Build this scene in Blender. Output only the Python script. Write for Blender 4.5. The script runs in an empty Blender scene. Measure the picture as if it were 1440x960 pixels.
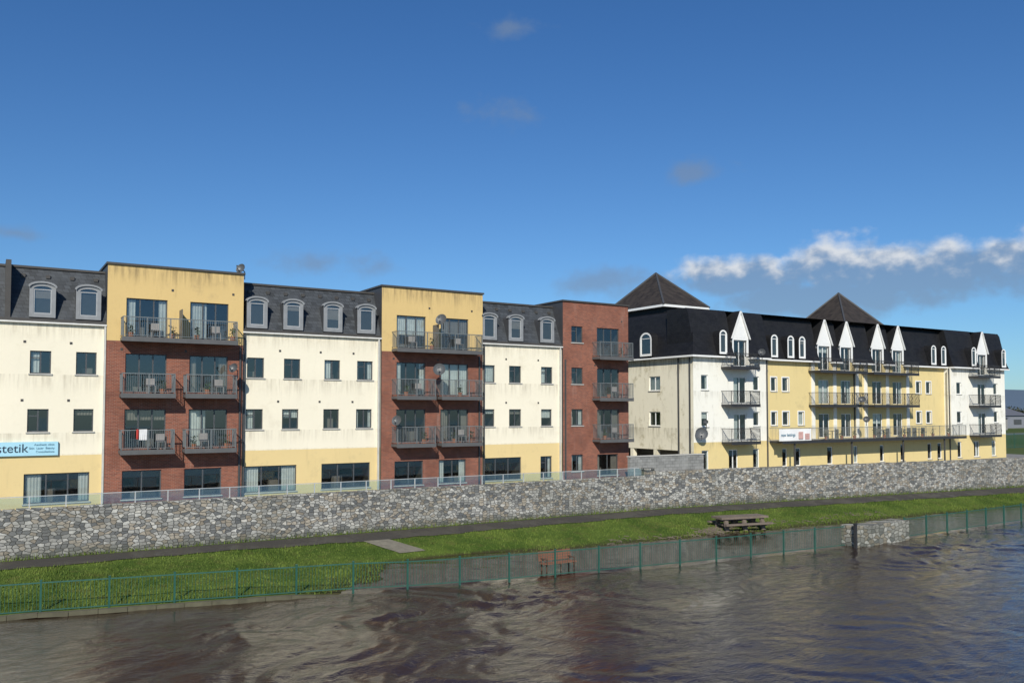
import bpy, math, random
import numpy as np
from mathutils import Vector
random.seed(7); rng=np.random.default_rng(7)
scene=bpy.context.scene
AL=math.radians(58.1); CA,SA=math.cos(AL),math.sin(AL)
def S(px,D=50.0):
    """survey station: metres along the quay on the plane y=D"""
    u=(px-720)/1200.0
    return D*(CA+SA*u)/(SA-CA*u)
# ------------------------------------------------------------------ node helpers
class NT:
    def __init__(s,name):
        s.m=bpy.data.materials.new(name); s.m.use_nodes=True
        s.t=s.m.node_tree; s.n=s.t.nodes; s.l=s.t.links
        s.b=s.n['Principled BSDF']; s.out=s.n['Material Output']
    def node(s,ty,**kw):
        n=s.n.new(ty)
        for k,v in kw.items(): setattr(n,k,v)
        return n
    def put(s,sock,v):
        if isinstance(v,bpy.types.NodeSocket): s.l.new(v,sock)
        else:
            if isinstance(v,(tuple,list)) and len(v)==3 and sock.type=='RGBA': v=(*v,1)
            sock.default_value=v
    def math(s,op,a,b=0.0,c=None,clamp=False):
        n=s.node('ShaderNodeMath',operation=op,use_clamp=clamp); s.put(n.inputs[0],a); s.put(n.inputs[1],b)
        if c is not None: s.put(n.inputs[2],c)
        return n.outputs[0]
    def mix(s,f,a,b,mode='MIX'):
        n=s.node('ShaderNodeMix',data_type='RGBA',blend_type=mode); s.put(n.inputs[0],f); s.put(n.inputs[6],a); s.put(n.inputs[7],b); return n.outputs[2]
    def ramp(s,f,a,b,c0=0.0,c1=1.0):
        n=s.node('ShaderNodeMapRange',interpolation_type='SMOOTHSTEP'); s.put(n.inputs[0],f)
        n.inputs[1].default_value=a; n.inputs[2].default_value=b; n.inputs[3].default_value=c0; n.inputs[4].default_value=c1
        return n.outputs[0]
    def coord(s,scale=(1,1,1),loc=(0,0,0)):
        tc=s.node('ShaderNodeTexCoord'); mp=s.node('ShaderNodeMapping'); s.l.new(tc.outputs['Object'],mp.inputs[0])
        mp.inputs['Scale'].default_value=scale; mp.inputs['Location'].default_value=loc; return mp.outputs[0]
    def noise(s,scale,detail=4,co=None,rough=.55,dist=0.0):
        n=s.node('ShaderNodeTexNoise'); n.inputs['Scale'].default_value=scale; n.inputs['Detail'].default_value=detail
        n.inputs['Roughness'].default_value=rough; n.inputs['Distortion'].default_value=dist
        s.l.new(co if co is not None else s.coord(),n.inputs['Vector']); return n.outputs['Fac']
    def bump(s,h,strength=.3,dist=.02,prev=None):
        n=s.node('ShaderNodeBump'); n.inputs['Distance'].default_value=dist; s.put(n.inputs['Strength'],strength)
        s.l.new(h,n.inputs['Height'])
        if prev is not None: s.l.new(prev,n.inputs['Normal'])
        return n.outputs[0]
    def wallco(s):
        tc=s.node('ShaderNodeTexCoord'); sp=s.node('ShaderNodeSeparateXYZ'); s.l.new(tc.outputs['Object'],sp.inputs[0])
        cb=s.node('ShaderNodeCombineXYZ'); s.l.new(s.math('ADD',sp.outputs[0],sp.outputs[1]),cb.inputs[0]); s.l.new(sp.outputs[2],cb.inputs[1]); return cb.outputs[0],sp
    def base(s,c,rough=.8,normal=None,metal=0.0,spec=None):
        s.put(s.b.inputs['Base Color'],c); s.put(s.b.inputs['Roughness'],rough); s.b.inputs['Metallic'].default_value=metal
        if normal is not None: s.l.new(normal,s.b.inputs['Normal'])
        if spec is not None: s.b.inputs['Specular IOR Level'].default_value=spec
        return s.m
def sc(c,k): return tuple(x*k for x in c)
def m_plain(name,c,rough=.6,metal=0.0,var=.25):
    s=NT(name); n=s.noise(3.0,3); return s.base(s.mix(n,sc(c,1-var),sc(c,1+var)),rough,None,metal)
def m_render(name,c,stain=.25,dirt=(.12,.11,.08),top=None):
    s=NT(name)
    big=s.noise(.35,4); fine=s.noise(6,5)
    st=s.noise(1.0,5,s.coord((2.2,2.2,.45)),.68)
    drip=s.noise(1.0,4,s.coord((7.0,7.0,.35)),.6)
    blot=s.noise(.8,7,None,.7)
    col=s.mix(big,sc(c,.92),sc(c,1.06))
    col=s.mix(s.math('MULTIPLY',s.ramp(st,.54,.8),stain*.7),col,dirt)
    col=s.mix(s.math('MULTIPLY',s.ramp(blot,.53,.72),stain),col,sc(dirt,2.0))
    col=s.mix(s.math('MULTIPLY',fine,.1),col,sc(c,.6))
    if top is not None:      # run-off staining below ledges (z, depth, amount)
        co,sp=s.wallco()
        for (zt,dp,am) in top:
            f=s.ramp(sp.outputs[2],zt-dp,zt); under=s.math('LESS_THAN',sp.outputs[2],zt+.02)
            f=s.math('MULTIPLY',s.math('MULTIPLY',f,under),s.math('ADD',s.math('MULTIPLY',s.ramp(st,.38,.7),.6),s.math('MULTIPLY',s.ramp(drip,.45,.65),.6)))
            col=s.mix(s.math('MULTIPLY',f,am),col,dirt)
    return s.base(col,.9,s.bump(fine,.25,.02),spec=.2)
def m_brick(name):
    s=NT(name); co,sp=s.wallco()
    b=s.node('ShaderNodeTexBrick'); s.l.new(co,b.inputs['Vector']); b.inputs['Scale'].default_value=1
    b.inputs['Brick Width'].default_value=.225; b.inputs['Row Height'].default_value=.075; b.inputs['Mortar Size'].default_value=.009
    b.inputs['Color1'].default_value=(.27,.088,.052,1); b.inputs['Color2'].default_value=(.125,.044,.033,1); b.inputs['Mortar'].default_value=(.27,.20,.16,1)
    n=s.noise(.7,6); n2=s.noise(14,3,s.coord((1,1,3)))
    st=s.noise(1.0,5,s.coord((2.6,2.6,.4)),.65)
    col=s.mix(s.math('MULTIPLY',n2,.5),b.outputs[0],(.30,.105,.065))
    col=s.mix(s.ramp(n,.4,.72,0,.5),col,(.11,.045,.033))
    col=s.mix(s.ramp(st,.55,.8,0,.3),col,(.36,.27,.23))
    return s.base(col,.9,s.bump(b.outputs['Fac'],-.3,.01),spec=.2)
def m_slate(name,c,w=.3,h=.2,con=.35,stain=None):
    s=NT(name); co,sp=s.wallco()
    b=s.node('ShaderNodeTexBrick'); s.l.new(co,b.inputs['Vector']); b.inputs['Scale'].default_value=1
    b.inputs['Brick Width'].default_value=w; b.inputs['Row Height'].default_value=h; b.inputs['Mortar Size'].default_value=.012
    b.inputs['Color1'].default_value=(*sc(c,1+con),1); b.inputs['Color2'].default_value=(*sc(c,1-con),1); b.inputs['Mortar'].default_value=(*sc(c,.4),1)
    n=s.noise(1.1,6); col=s.mix(s.ramp(n,.35,.7,0,.5),b.outputs[0],sc(c,1.5) if stain is None else stain)
    return s.base(col,.6,s.bump(b.outputs['Fac'],-.5,.02),spec=.35)
def m_stone(name,light=1.0,sx=3.9,sz=6.6):
    s=NT(name); co,sp=s.wallco()
    mp=s.node('ShaderNodeMapping'); s.l.new(co,mp.inputs[0]); mp.inputs['Scale'].default_value=(sx,sz,1)
    nd=s.node('ShaderNodeTexNoise'); nd.inputs['Scale'].default_value=1.1; nd.inputs['Detail'].default_value=2; s.l.new(mp.outputs[0],nd.inputs['Vector'])
    va=s.node('ShaderNodeVectorMath',operation='ADD'); s.l.new(mp.outputs[0],va.inputs[0])
    vs=s.node('ShaderNodeVectorMath',operation='SCALE'); s.l.new(nd.outputs['Color'],vs.inputs[0]); vs.inputs['Scale'].default_value=.55; s.l.new(vs.outputs[0],va.inputs[1])
    v=s.node('ShaderNodeTexVoronoi'); s.l.new(va.outputs[0],v.inputs['Vector']); v.inputs['Scale'].default_value=1; v.voronoi_dimensions='2D'; v.inputs['Randomness'].default_value=.85
    e=s.node('ShaderNodeTexVoronoi',feature='DISTANCE_TO_EDGE'); s.l.new(va.outputs[0],e.inputs['Vector']); e.inputs['Scale'].default_value=1; e.voronoi_dimensions='2D'; e.inputs['Randomness'].default_value=.85
    sep=s.node('ShaderNodeSeparateColor'); s.l.new(v.outputs['Color'],sep.inputs[0])
    g=s.mix(s.ramp(sep.outputs[0],.0,1.0),sc((.10,.105,.11),light),sc((.38,.37,.34),light))
    g=s.mix(s.math('MULTIPLY',s.math('GREATER_THAN',sep.outputs[1],.72),.55),g,sc((.32,.255,.175),light))
    g=s.mix(s.math('MULTIPLY',s.math('GREATER_THAN',sep.outputs[2],.86),.65),g,sc((.56,.55,.51),light))
    fine=s.noise(9,5,None,.65); g=s.mix(s.ramp(fine,.4,.7,0,.45),g,sc((.14,.14,.13),light))
    edge=s.ramp(e.outputs['Distance'],.0,.10)
    g=s.mix(edge,sc((.10,.097,.088),light),g)
    big=s.noise(.35,5); g=s.mix(s.ramp(big,.42,.7,0,.4),g,sc((.13,.13,.11),light))
    g=s.mix(s.ramp(sp.outputs[2],-6.8,-6.2,.5,0),g,(.06,.065,.04))
    h=s.math('ADD',edge,s.math('MULTIPLY',fine,.5)); h=s.math('ADD',h,s.math('MULTIPLY',sep.outputs[0],.5))
    return s.base(g,.9,s.bump(h,.8,.045),spec=.2)
def m_glass(name,tint=(.78,.84,.84),k=.12):
    s=NT(name); s.n.remove(s.b)
    t=s.node('ShaderNodeBsdfTransparent'); t.inputs[0].default_value=(*tint,1)
    g=s.node('ShaderNodeBsdfGlossy'); g.inputs['Roughness'].default_value=.03; g.inputs[0].default_value=(.9,.95,1,1)
    f=s.node('ShaderNodeLayerWeight'); f.inputs[0].default_value=.25
    mx=s.node('ShaderNodeMixShader'); s.l.new(s.math('ADD',s.math('MULTIPLY',f.outputs['Fresnel'],.6),k,clamp=True),mx.inputs[0])
    s.l.new(t.outputs[0],mx.inputs[1]); s.l.new(g.outputs[0],mx.inputs[2]); s.l.new(mx.outputs[0],s.out.inputs[0]); return s.m
CREAM=m_render('cream_render',(.81,.75,.60),.22,(.24,.20,.14),top=[(4.6,1.3,.5),(-2.3,.4,.25),(1.8,1.2,.38),(-1.2,1.0,.34)])
YELL=m_render('yellow_render',(.64,.465,.205),.35,(.16,.12,.07),top=[(7.75,1.2,.65),(-2.38,.5,.3)])
YELG=m_render('yellow_render_base',(.70,.545,.27),.22)
BRICK=m_brick('red_brick')
WHITE=m_render('white_render',(.80,.78,.70),.5,(.17,.155,.11),top=[(4.4,1.6,.5),(1.5,.9,.3),(-1.4,.9,.3)])
WSTAIN=m_render('stained_white_render',(.78,.73,.58),.85,(.18,.155,.09),top=[(4.4,1.8,.6),(-1.5,1.6,.5)])
YEL2=m_render('pale_yellow_render',(.69,.555,.27),.4,(.2,.17,.1),top=[(4.4,1.0,.35),(-2.6,.7,.4)])
SLATE=m_slate('grey_slate',(.045,.05,.056)); BLACKR=m_slate('black_slate',(.010,.010,.012),.25,.18,.3,(.016,.016,.016))
BROWNR=m_slate('brown_tile',(.035,.028,.022),.3,.3,.35)
LEAD=m_plain('lead_cladding',(.045,.047,.052),.55); FRAME=m_plain('dark_frame',(.07,.075,.08),.45)
SLABM=m_plain('balcony_channel',(.10,.10,.10),.5)
DORM=m_plain('dormer_grey',(.23,.24,.25),.6); DFR=m_plain('dormer_frame',(.33,.34,.35),.5); WFRAME=m_plain('white_frame',(.76,.76,.74),.4,var=.06)
COPE=m_plain('coping_metal',(.06,.055,.05),.5); SILL=m_plain('sill_concrete',(.42,.41,.38),.8)
RAIL=m_plain('galvanised_rail',(.19,.205,.205),.4,.3); RAILB=m_plain('black_rail',(.03,.03,.032),.5)
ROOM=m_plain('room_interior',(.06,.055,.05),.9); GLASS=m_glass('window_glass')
CURT=m_plain('curtain',(.62,.61,.57),.9); CURT2=m_plain('curtain_dark',(.24,.20,.17),.9)
GUT=m_plain('gutter_white',(.66,.65,.61),.5); STONE=m_stone('rubble_stone',1.08); PIPE=m_plain('downpipe_dark',(.06,.06,.06),.5); PIPEL=m_plain('downpipe_light',(.5,.49,.45),.5)
# ------------------------------------------------------------------ mesh helpers
def link(ob,parent=None):
    scene.collection.objects.link(ob)
    if parent is not None: ob.parent=parent
    return ob
def empty(name):
    e=bpy.data.objects.new(name,None); e.empty_display_size=.5; return link(e)
class MB:
    def __init__(s): s.v=[]; s.f=[]
    def poly(s,pts):
        i=len(s.v); s.v.extend([tuple(p) for p in pts]); s.f.append(tuple(range(i,i+len(pts))))
    def box(s,x0,x1,y0,y1,z0,z1):
        i=len(s.v)
        s.v.extend([(x0,y0,z0),(x1,y0,z0),(x1,y1,z0),(x0,y1,z0),(x0,y0,z1),(x1,y0,z1),(x1,y1,z1),(x0,y1,z1)])
        for f in ((0,3,2,1),(4,5,6,7),(0,1,5,4),(1,2,6,5),(2,3,7,6),(3,0,4,7)): s.f.append(tuple(i+k for k in f))
    def beam(s,p,q,w,h=None):
        h=h or w; p=Vector(p); q=Vector(q); d=(q-p).normalized(); up=Vector((0,0,1)) if abs(d.z)<.9 else Vector((0,1,0))
        a=d.cross(up).normalized()*w/2; b=a.cross(d).normalized()*h/2; i=len(s.v)
        for c in (p,q): s.v.extend([tuple(c-a-b),tuple(c+a-b),tuple(c+a+b),tuple(c-a+b)])
        for f in ((0,3,2,1),(4,5,6,7),(0,1,5,4),(1,2,6,5),(2,3,7,6),(3,0,4,7)): s.f.append(tuple(i+k for k in f))
    def tube(s,p,q,r,n=8,r2=None):
        r2=r if r2 is None else r2; p=Vector(p); q=Vector(q); d=(q-p).normalized(); up=Vector((0,0,1)) if abs(d.z)<.9 else Vector((0,1,0))
        a=d.cross(up).normalized(); b=a.cross(d).normalized(); i=len(s.v)
        for c,rr in ((p,r),(q,r2)):
            for k in range(n): s.v.append(tuple(c+(a*math.cos(2*math.pi*k/n)+b*math.sin(2*math.pi*k/n))*rr))
        for k in range(n): s.f.append((i+k,i+(k+1)%n,i+n+(k+1)%n,i+n+k))
        s.f.append(tuple(i+k for k in range(n))[::-1]); s.f.append(tuple(i+n+k for k in range(n)))
    def make(s,name,mat,parent=None,smooth=False):
        if not s.v: return None
        me=bpy.data.meshes.new(name); me.from_pydata(s.v,[],s.f); me.materials.append(mat); me.update()
        if smooth:
            for p in me.polygons: p.use_smooth=True
        return link(bpy.data.objects.new(name,me),parent)
class Building:
    """collects one mesh per material part"""
    def __init__(s,name): s.root=empty(name); s.parts={}
    def g(s,part,mat):
        if part not in s.parts: s.parts[part]=(MB(),mat)
        return s.parts[part][0]
    def done(s):
        for k,(m,mat) in s.parts.items(): m.make(k,mat,s.root)
class Front:
    def __init__(s,y): s.y=y
    def P(s,a,z,d): return (a,s.y+d,z)
    flip=False
class SideL:
    def __init__(s,x): s.x=x
    def P(s,a,z,d): return (s.x+d,a,z)
    flip=True
def quad(mb,fr,a0,a1,z0,z1,d):
    p=[fr.P(a0,z0,d),fr.P(a1,z0,d),fr.P(a1,z1,d),fr.P(a0,z1,d)]
    mb.poly(p[::-1] if fr.flip else p)
def fbox(mb,fr,a0,a1,z0,z1,d0,d1):
    p=fr.P(a0,z0,d0); q=fr.P(a1,z1,d1)
    mb.box(min(p[0],q[0]),max(p[0],q[0]),min(p[1],q[1]),max(p[1],q[1]),z0,z1)
def wall(mb,fr,a0,a1,z0,z1,holes,rev=.16):
    hs=[]
    for h in holes:
        x0,x1,b0,b1=max(h[0],a0),min(h[1],a1),max(h[2],z0),min(h[3],z1)
        if x1-x0>.02 and b1-b0>.02: hs.append((x0,x1,b0,b1,h))
    xs=sorted({a0,a1,*[h[0] for h in hs],*[h[1] for h in hs]}); zs=sorted({z0,z1,*[h[2] for h in hs],*[h[3] for h in hs]})
    for i in range(len(xs)-1):
        for j in range(len(zs)-1):
            cx=(xs[i]+xs[i+1])/2; cz=(zs[j]+zs[j+1])/2
            if any(h[0]<cx<h[1] and h[2]<cz<h[3] for h in hs): continue
            quad(mb,fr,xs[i],xs[i+1],zs[j],zs[j+1],0)
    for x0,x1,b0,b1,h in hs:
        P=fr.P
        mb.poly([P(x0,b0,0),P(x0,b0,rev),P(x0,b1,rev),P(x0,b1,0)]); mb.poly([P(x1,b0,0),P(x1,b1,0),P(x1,b1,rev),P(x1,b0,rev)])
        if b0==h[2]: mb.poly([P(x0,b0,0),P(x1,b0,0),P(x1,b0,rev),P(x0,b0,rev)])
        if b1==h[3]: mb.poly([P(x0,b1,0),P(x0,b1,rev),P(x1,b1,rev),P(x1,b1,0)])
def window(B,fr,a0,a1,z0,z1,kind='win',fm=FRAME,room=True,curt=None):
    f=B.g('window_frames_'+fm.name,fm); t=.055 if kind!='white' else .07
    d0,d1=.08,.15
    fbox(f,fr,a0,a0+t,z0,z1,d0,d1); fbox(f,fr,a1-t,a1,z0,z1,d0,d1)
    fbox(f,fr,a0+t,a1-t,z0,z0+t,d0,d1); fbox(f,fr,a0+t,a1-t,z1-t,z1,d0,d1)
    w=a1-a0
    if kind=='door': n=2 if w<2.0 else 3
    elif kind=='shop': n=max(2,round(w/.95))
    elif kind=='one': n=1
    else: n=2 if w>.95 else 1
    for k in range(1,n):
        x=a0+w*k/n
        fbox(f,fr,x-t*.6,x+t*.6,z0+t,z1-t,d0+.004,d1-.004)
    if kind=='win' and n==2 and random.random()<.6:
        x=a0+w/2; zz=z1-(z1-z0)*.3
        fbox(f,fr,a0+t,x-t*.6,zz-.025,zz+.025,d0+.008,d1-.008)
    # panes sit very slightly out of true, so each reflects differently
    for k in range(n):
        xa=a0+w*k/n+(t*.5 if k==0 else 0); xb=a0+w*(k+1)/n-(t*.5 if k==n-1 else 0); j=[random.uniform(-.006,.006) for _ in range(3)]
        P=fr.P; q=[P(xa,z0+t*.5,.115+j[0]),P(xb,z0+t*.5,.115+j[1]),P(xb,z1-t*.5,.115+j[2]),P(xa,z1-t*.5,.115+j[2]+j[0]-j[1])]
        B.g('glass',GLASS).poly(q[::-1] if fr.flip else q)
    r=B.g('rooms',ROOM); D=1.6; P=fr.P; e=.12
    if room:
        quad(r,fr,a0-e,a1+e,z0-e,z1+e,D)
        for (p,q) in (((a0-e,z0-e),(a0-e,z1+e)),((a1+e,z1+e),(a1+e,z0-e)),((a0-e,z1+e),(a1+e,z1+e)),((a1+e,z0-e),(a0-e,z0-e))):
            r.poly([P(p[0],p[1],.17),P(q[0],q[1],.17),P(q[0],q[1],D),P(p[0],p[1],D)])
    u=random.random()*.9 if curt is None else curt
    def drape(x0,x1,cz0,m):
        n=max(2,int((x1-x0)/.07)); mb=B.g('curtains_'+m.name,m)
        for k in range(n):
            xa=x0+(x1-x0)*k/n; xb=x0+(x1-x0)*(k+1)/n; da=.22+.03*(k%2); db=.22+.03*((k+1)%2)
            mb.poly([P(xa,cz0,da),P(xb,cz0,db),P(xb,z1,db),P(xa,z1,da)])
    m=CURT if random.random()<.65 else CURT2
    if u<.30: drape(a0,a0+w*random.uniform(.15,.3),z0,m); drape(a1-w*random.uniform(.15,.3),a1,z0,m)
    elif u<.42: drape(a0,a0+w*.45,z0,m)
    elif u<.54: drape(a0,a1,z1-(z1-z0)*random.uniform(.25,.6),m)
    elif u<.62: drape(a0,a1,z0,m)
    if room and random.random()<.5:   # furniture silhouettes inside
        x=random.uniform(a0+.2,a1-.3); fbox(B.g('furniture_'+CURT2.name,CURT2),fr,x-.2,x+.3,z0-.1,z0+random.uniform(.3,.7),.7,1.2)
def sill(B,fr,a0,a1,z): fbox(B.g('sills',SILL),fr,a0-.06,a1+.06,z-.07,z-.003,-.06,.1)
def balcony(B,x0,x1,yw,zf,dep=1.15,mat=RAIL,h=1.1,sp=.105,name='balcony_rails',curvy=False):
    sm_=SLABM if mat is RAIL else RAILB
    sl=B.g('balcony_slabs',sm_); sl.box(x0,x1,yw-dep,yw-.005,zf-.17,zf)
    sl.box(x0-.03,x1+.03,yw-dep-.05,yw-dep-.002,zf-.22,zf+.03)
    r=B.g(name,mat); yf=yw-dep-.01
    r.box(x0,x1,yf-.025,yf+.025,zf+h-.045,zf+h); r.box(x0,x1,yf-.015,yf+.015,zf+.1,zf+.13)
    n=max(1,round((x1-x0)/1.1))
    for k in range(n+1):
        x=x0+.02+(x1-x0-.04)*k/n; r.box(x-.022,x+.022,yf-.02,yf+.02,zf-.05,zf+h-.046)
    nb=int((x1-x0)/sp)
    for k in range(1,nb):
        x=x0+(x1-x0)*k/nb
        if curvy: r.beam((x,yf,zf+.13),(x,yf-.12,zf+.4),.018); r.beam((x,yf-.12,zf+.4),(x,yf,zf+h-.05),.018)
        else: r.box(x-.008,x+.008,yf-.008,yf+.008,zf+.13,zf+h-.046)
    for xs in (x0+.02,x1-.02):
        r.box(xs-.02,xs+.02,yf+.026,yw-.01,zf+h-.045,zf+h-.002); r.box(xs-.014,xs+.014,yf+.016,yw-.01,zf+.1,zf+.13)
        for k in range(1,int(dep/sp)):
            y=yf+dep*k/int(dep/sp); r.box(xs-.008,xs+.008,y-.008,y+.008,zf+.13,zf+h-.046)
def arch(a,w,z0,z1,rise,n=10):
    pts=[(a-w/2,z0),(a-w/2,z1-rise)]
    for k in range(1,n):
        t=math.pi*(1-k/n); pts.append((a+w/2*math.cos(t),z1-rise+rise*math.sin(t)))
    pts+= [(a+w/2,z1-rise),(a+w/2,z0)]; return pts
def dormer(B,fr,a,w,z0,z1,rise,t,depth,ring,cheek,fm=WFRAME,hood=True):
    o=arch(a,w,z0,z1,rise); i=arch(a,w-2*t,z0+t,z1-t,max(rise-t*.6,.03)); P=fr.P; R=B.g('dormer_surrounds',ring); C=B.g('dormer_cheeks',cheek)
    n=len(o)
    for k in range(n):
        k2=(k+1)%n
        R.poly([P(*o[k],0),P(*o[k2],0),P(*i[k2],0),P(*i[k],0)])
        R.poly([P(*i[k],0),P(*i[k2],0),P(*i[k2],.07),P(*i[k],.07)])
        C.poly([P(*o[k],0),P(*o[k],depth),P(*o[k2],depth),P(*o[k2],0)])
    if hood:
        h=arch(a,w+.12,z1-rise-.12,z1+.06,rise+.02); h2=arch(a,w-.02,z1-rise-.12,z1-.03,rise)
        for k in range(1,n-2):
            R.poly([P(*h[k],-.08),P(*h[k+1],-.08),P(*h2[k+1],-.08),P(*h2[k],-.08)])
            R.poly([P(*h[k],-.08),P(*h[k+1],-.08),P(*h[k+1],.25),P(*h[k],.25)]); R.poly([P(*h2[k],-.08),P(*h2[k+1],-.08),P(*h2[k+1],-.002),P(*h2[k],-.002)])
    g=[P(*p,.05) for p in i]; B.g('glass',GLASS).poly(g[::-1] if not fr.flip else g)
    B.g('rooms',ROOM).poly([P(*p,.105) for p in i])
    f=B.g('window_frames_'+fm.name,fm); wi=w-2*t
    zb=z0+t; zt=z1-t-rise*.6
    fbox(f,fr,a-wi/2,a-wi/2+.05,zb,zt,.02,.07); fbox(f,fr,a+wi/2-.05,a+wi/2,zb,zt,.02,.07)
    fbox(f,fr,a-wi/2+.05,a+wi/2-.05,zb,zb+.05,.02,.07); fbox(f,fr,a-wi/2+.05,a+wi/2-.05,zt-.05,zt,.02,.07)
    if random.random()<.4:
        fbox(B.g('curtains_'+CURT2.name,CURT2),fr,a-wi/2+.05,a+wi/2-.05,zt-(zt-zb)*random.uniform(.2,.6),zt-.05,.075,.09)
# ================================================================== LEFT APARTMENT BUILDING
B=Building('apartment_building')
F0=Front(50.0); FB=Front(49.85); GZ=-5.1
R3=(1.86,3.03); R2=(-1.13,.04); RD=(4.9,6.05)
def vents(mb,fr,a,z): fbox(mb,fr,a-.06,a+.06,z-.06,z+.06,-.02,-.002)
def cream_section(x0,x1,r3,r2,gr,dorms):
    H=[]
    for a,b in r3: H.append((S(a),S(b),*R3,'win'))
    for a,b in r2: H.append((S(a),S(b),*R2,'win'))
    for a,b in gr: H.append((S(a),S(b),-4.78,-3.26,'shop' if b-a>25 else 'win'))
    wall(B.g('walls_cream',CREAM),F0,x0,x1,-2.35,4.55,H); wall(B.g('walls_yellow_base',YELG),F0,x0,x1,GZ,-2.35,H)
    for h in H:
        window(B,F0,*h[:4],h[4]); sill(B,F0,h[0],h[1],h[2])
        if h[3]<3.5 and h[4]=='win' and h[3]>-1: vents(B.g('wall_vents',COPE),F0,h[0]-.25,h[3]+.45)
    # gutter + fascia
    g=B.g('gutters',GUT); g.box(x0,x1,49.82,49.99,4.44,4.52); B.g('fascia',COPE).box(x0,x1,49.86,50.06,4.53,4.68)
    # mansard
    m=B.g('mansard_slates',SLATE)
    m.poly([(x0,50.05,4.68),(x1,50.05,4.68),(x1,51.2,7.42),(x0,51.2,7.42)])
    B.g('flat_roofs',LEAD).poly([(x0,51.2,7.5),(x1,51.2,7.5),(x1,61,7.5),(x0,61,7.5)])
    B.g('fascia',COPE).box(x0,x1,51.12,51.3,7.42,7.54)
    for d in dorms:
        c=S(d); dormer(B,Front(49.93),c,1.2,4.75,6.55,.26,.19,1.3,DORM,LEAD,fm=DFR)
    for k in range(len(dorms)*2):
        xx=x0+(x1-x0)*(k+.6)/(len(dorms)*2)
        zz=7.0; yy=50.05+(zz-4.68)/2.74*1.15; B.g('roof_vents',COPE).box(xx-.1,xx+.1,yy-.1,yy+.1,zz-.09,zz+.09)
XA=-22.0
cream_section(XA,S(8),[(-60,-35)],[(-60,-35)],[(-70,-10)],[-45])
cream_section(S(8),S(148),[(41,71),(106,135)],[(39,69),(104,132)],[(36,128)],[57,122])
cream_section(S(340),S(535),[(347,371),(399,422),(456,478),(502,524)],[(346,370),(397,420),(455,477),(501,523)],[(344,418),(453,521)],[360,411,467,514])
cream_section(S(677),S(790),[(679.5,696),(716,733),(761,777)],[(679.5,695.5),(716,733),(761,776)],[(679,733),(760,776)],[687.5,725,769])
B.g('fascia',COPE).box(S(8)-.12,S(8)+.12,50.0,51.5,4.68,7.62)
def block(x0,x1,doors,bals,wide,grd,brick_all=False,wins=()):
    H=[]
    for a,b in doors:
        for zf in (3.95,.95,-2.05): H.append((S(a),S(b),zf,zf+2.08,'door'))
    for a,b in grd: H.append((S(a),S(b),-4.78,-3.26,'shop'))
    for a,b in wins:
        for z in (4.86,1.86,-1.13,-4.4): H.append((S(a),S(b),z,z+1.18,'win'))
    T=7.78; ZS=3.7
    if brick_all: wall(B.g('walls_brick',BRICK),FB,x0,x1,GZ,T,H,.2)
    else:
        wall(B.g('walls_brick',BRICK),FB,x0,x1,GZ,ZS,H,.2); wall(B.g('walls_yellow',YELL),FB,x0,x1,ZS,T,H,.2)
    for h in H:
        window(B,FB,*h[:4],h[4])
        if h[4]!='door': sill(B,FB,h[0],h[1],h[2])
    c=B.g('side_cladding',LEAD)
    for xs in (x0,x1): c.poly([(xs,49.85,GZ),(xs,61,GZ),(xs,61,T),(xs,49.85,T)])
    c.poly([(x0,49.85,T-.15),(x1,49.85,T-.15),(x1,61,T-.15),(x0,61,T-.15)])
    k=B.g('coping',COPE); k.box(x0-.07,x1+.07,49.76,50.1,T,T+.11); k.box(x0-.07,x0+.2,50.1,61,T,T+.11); k.box(x1-.2,x1+.07,50.1,61,T,T+.11)
    for zf in (3.85,.85,-2.15):
        for (a,b) in (wide if zf>3 and wide else bals): balcony(B,S(a),S(b),49.85,zf,.95)
    for a,b in doors:     # air vents and lamps
        vents(B.g('wall_vents',COPE),FB,S(a)-.2,3.25); vents(B.g('wall_vents',COPE),FB,S(b)+.25,6.6)
block(S(148),S(340),[(175,233),(265,319)],[(167,241),(256,326)],[(167,326)],[(173,228),(260,312)])
block(S(535),S(677),[(556,597),(618,657)],[(549,602),(611,667)],[(549,667)],[(554,594),(616,654)])
block(S(790),S(882),[(838,869)],[(831,877)],None,[(838,867)],True,[(802,818)])
for px in (250,607):
    B.g('balcony_screens',SLABM).box(S(px)-.015,S(px)+.015,49.0,49.84,3.9,5.5)
d=B.g('downpipes',PIPEL)
for px in (146,531.5,787): d.box(S(px)-.045,S(px)+.045,49.85,49.99,GZ,4.44)
d=B.g('downpipes_dark',PIPE)
for px in (343,680): d.box(S(px)-.045,S(px)+.045,49.9,49.99,GZ,4.44)
for px in (336,672,793): B.g('downpipes_wall',PIPE).box(S(px)-.045,S(px)+.045,49.76,49.845,GZ,3.6)
# back and end walls
w=B.g('rear_walls',CREAM); w.poly([(XA,61,GZ),(S(882),61,GZ),(S(882),61,7.5),(XA,61,7.5)]); w.poly([(XA,50,GZ),(XA,61,GZ),(XA,61,7.5),(XA,50,4.6)])
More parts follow.
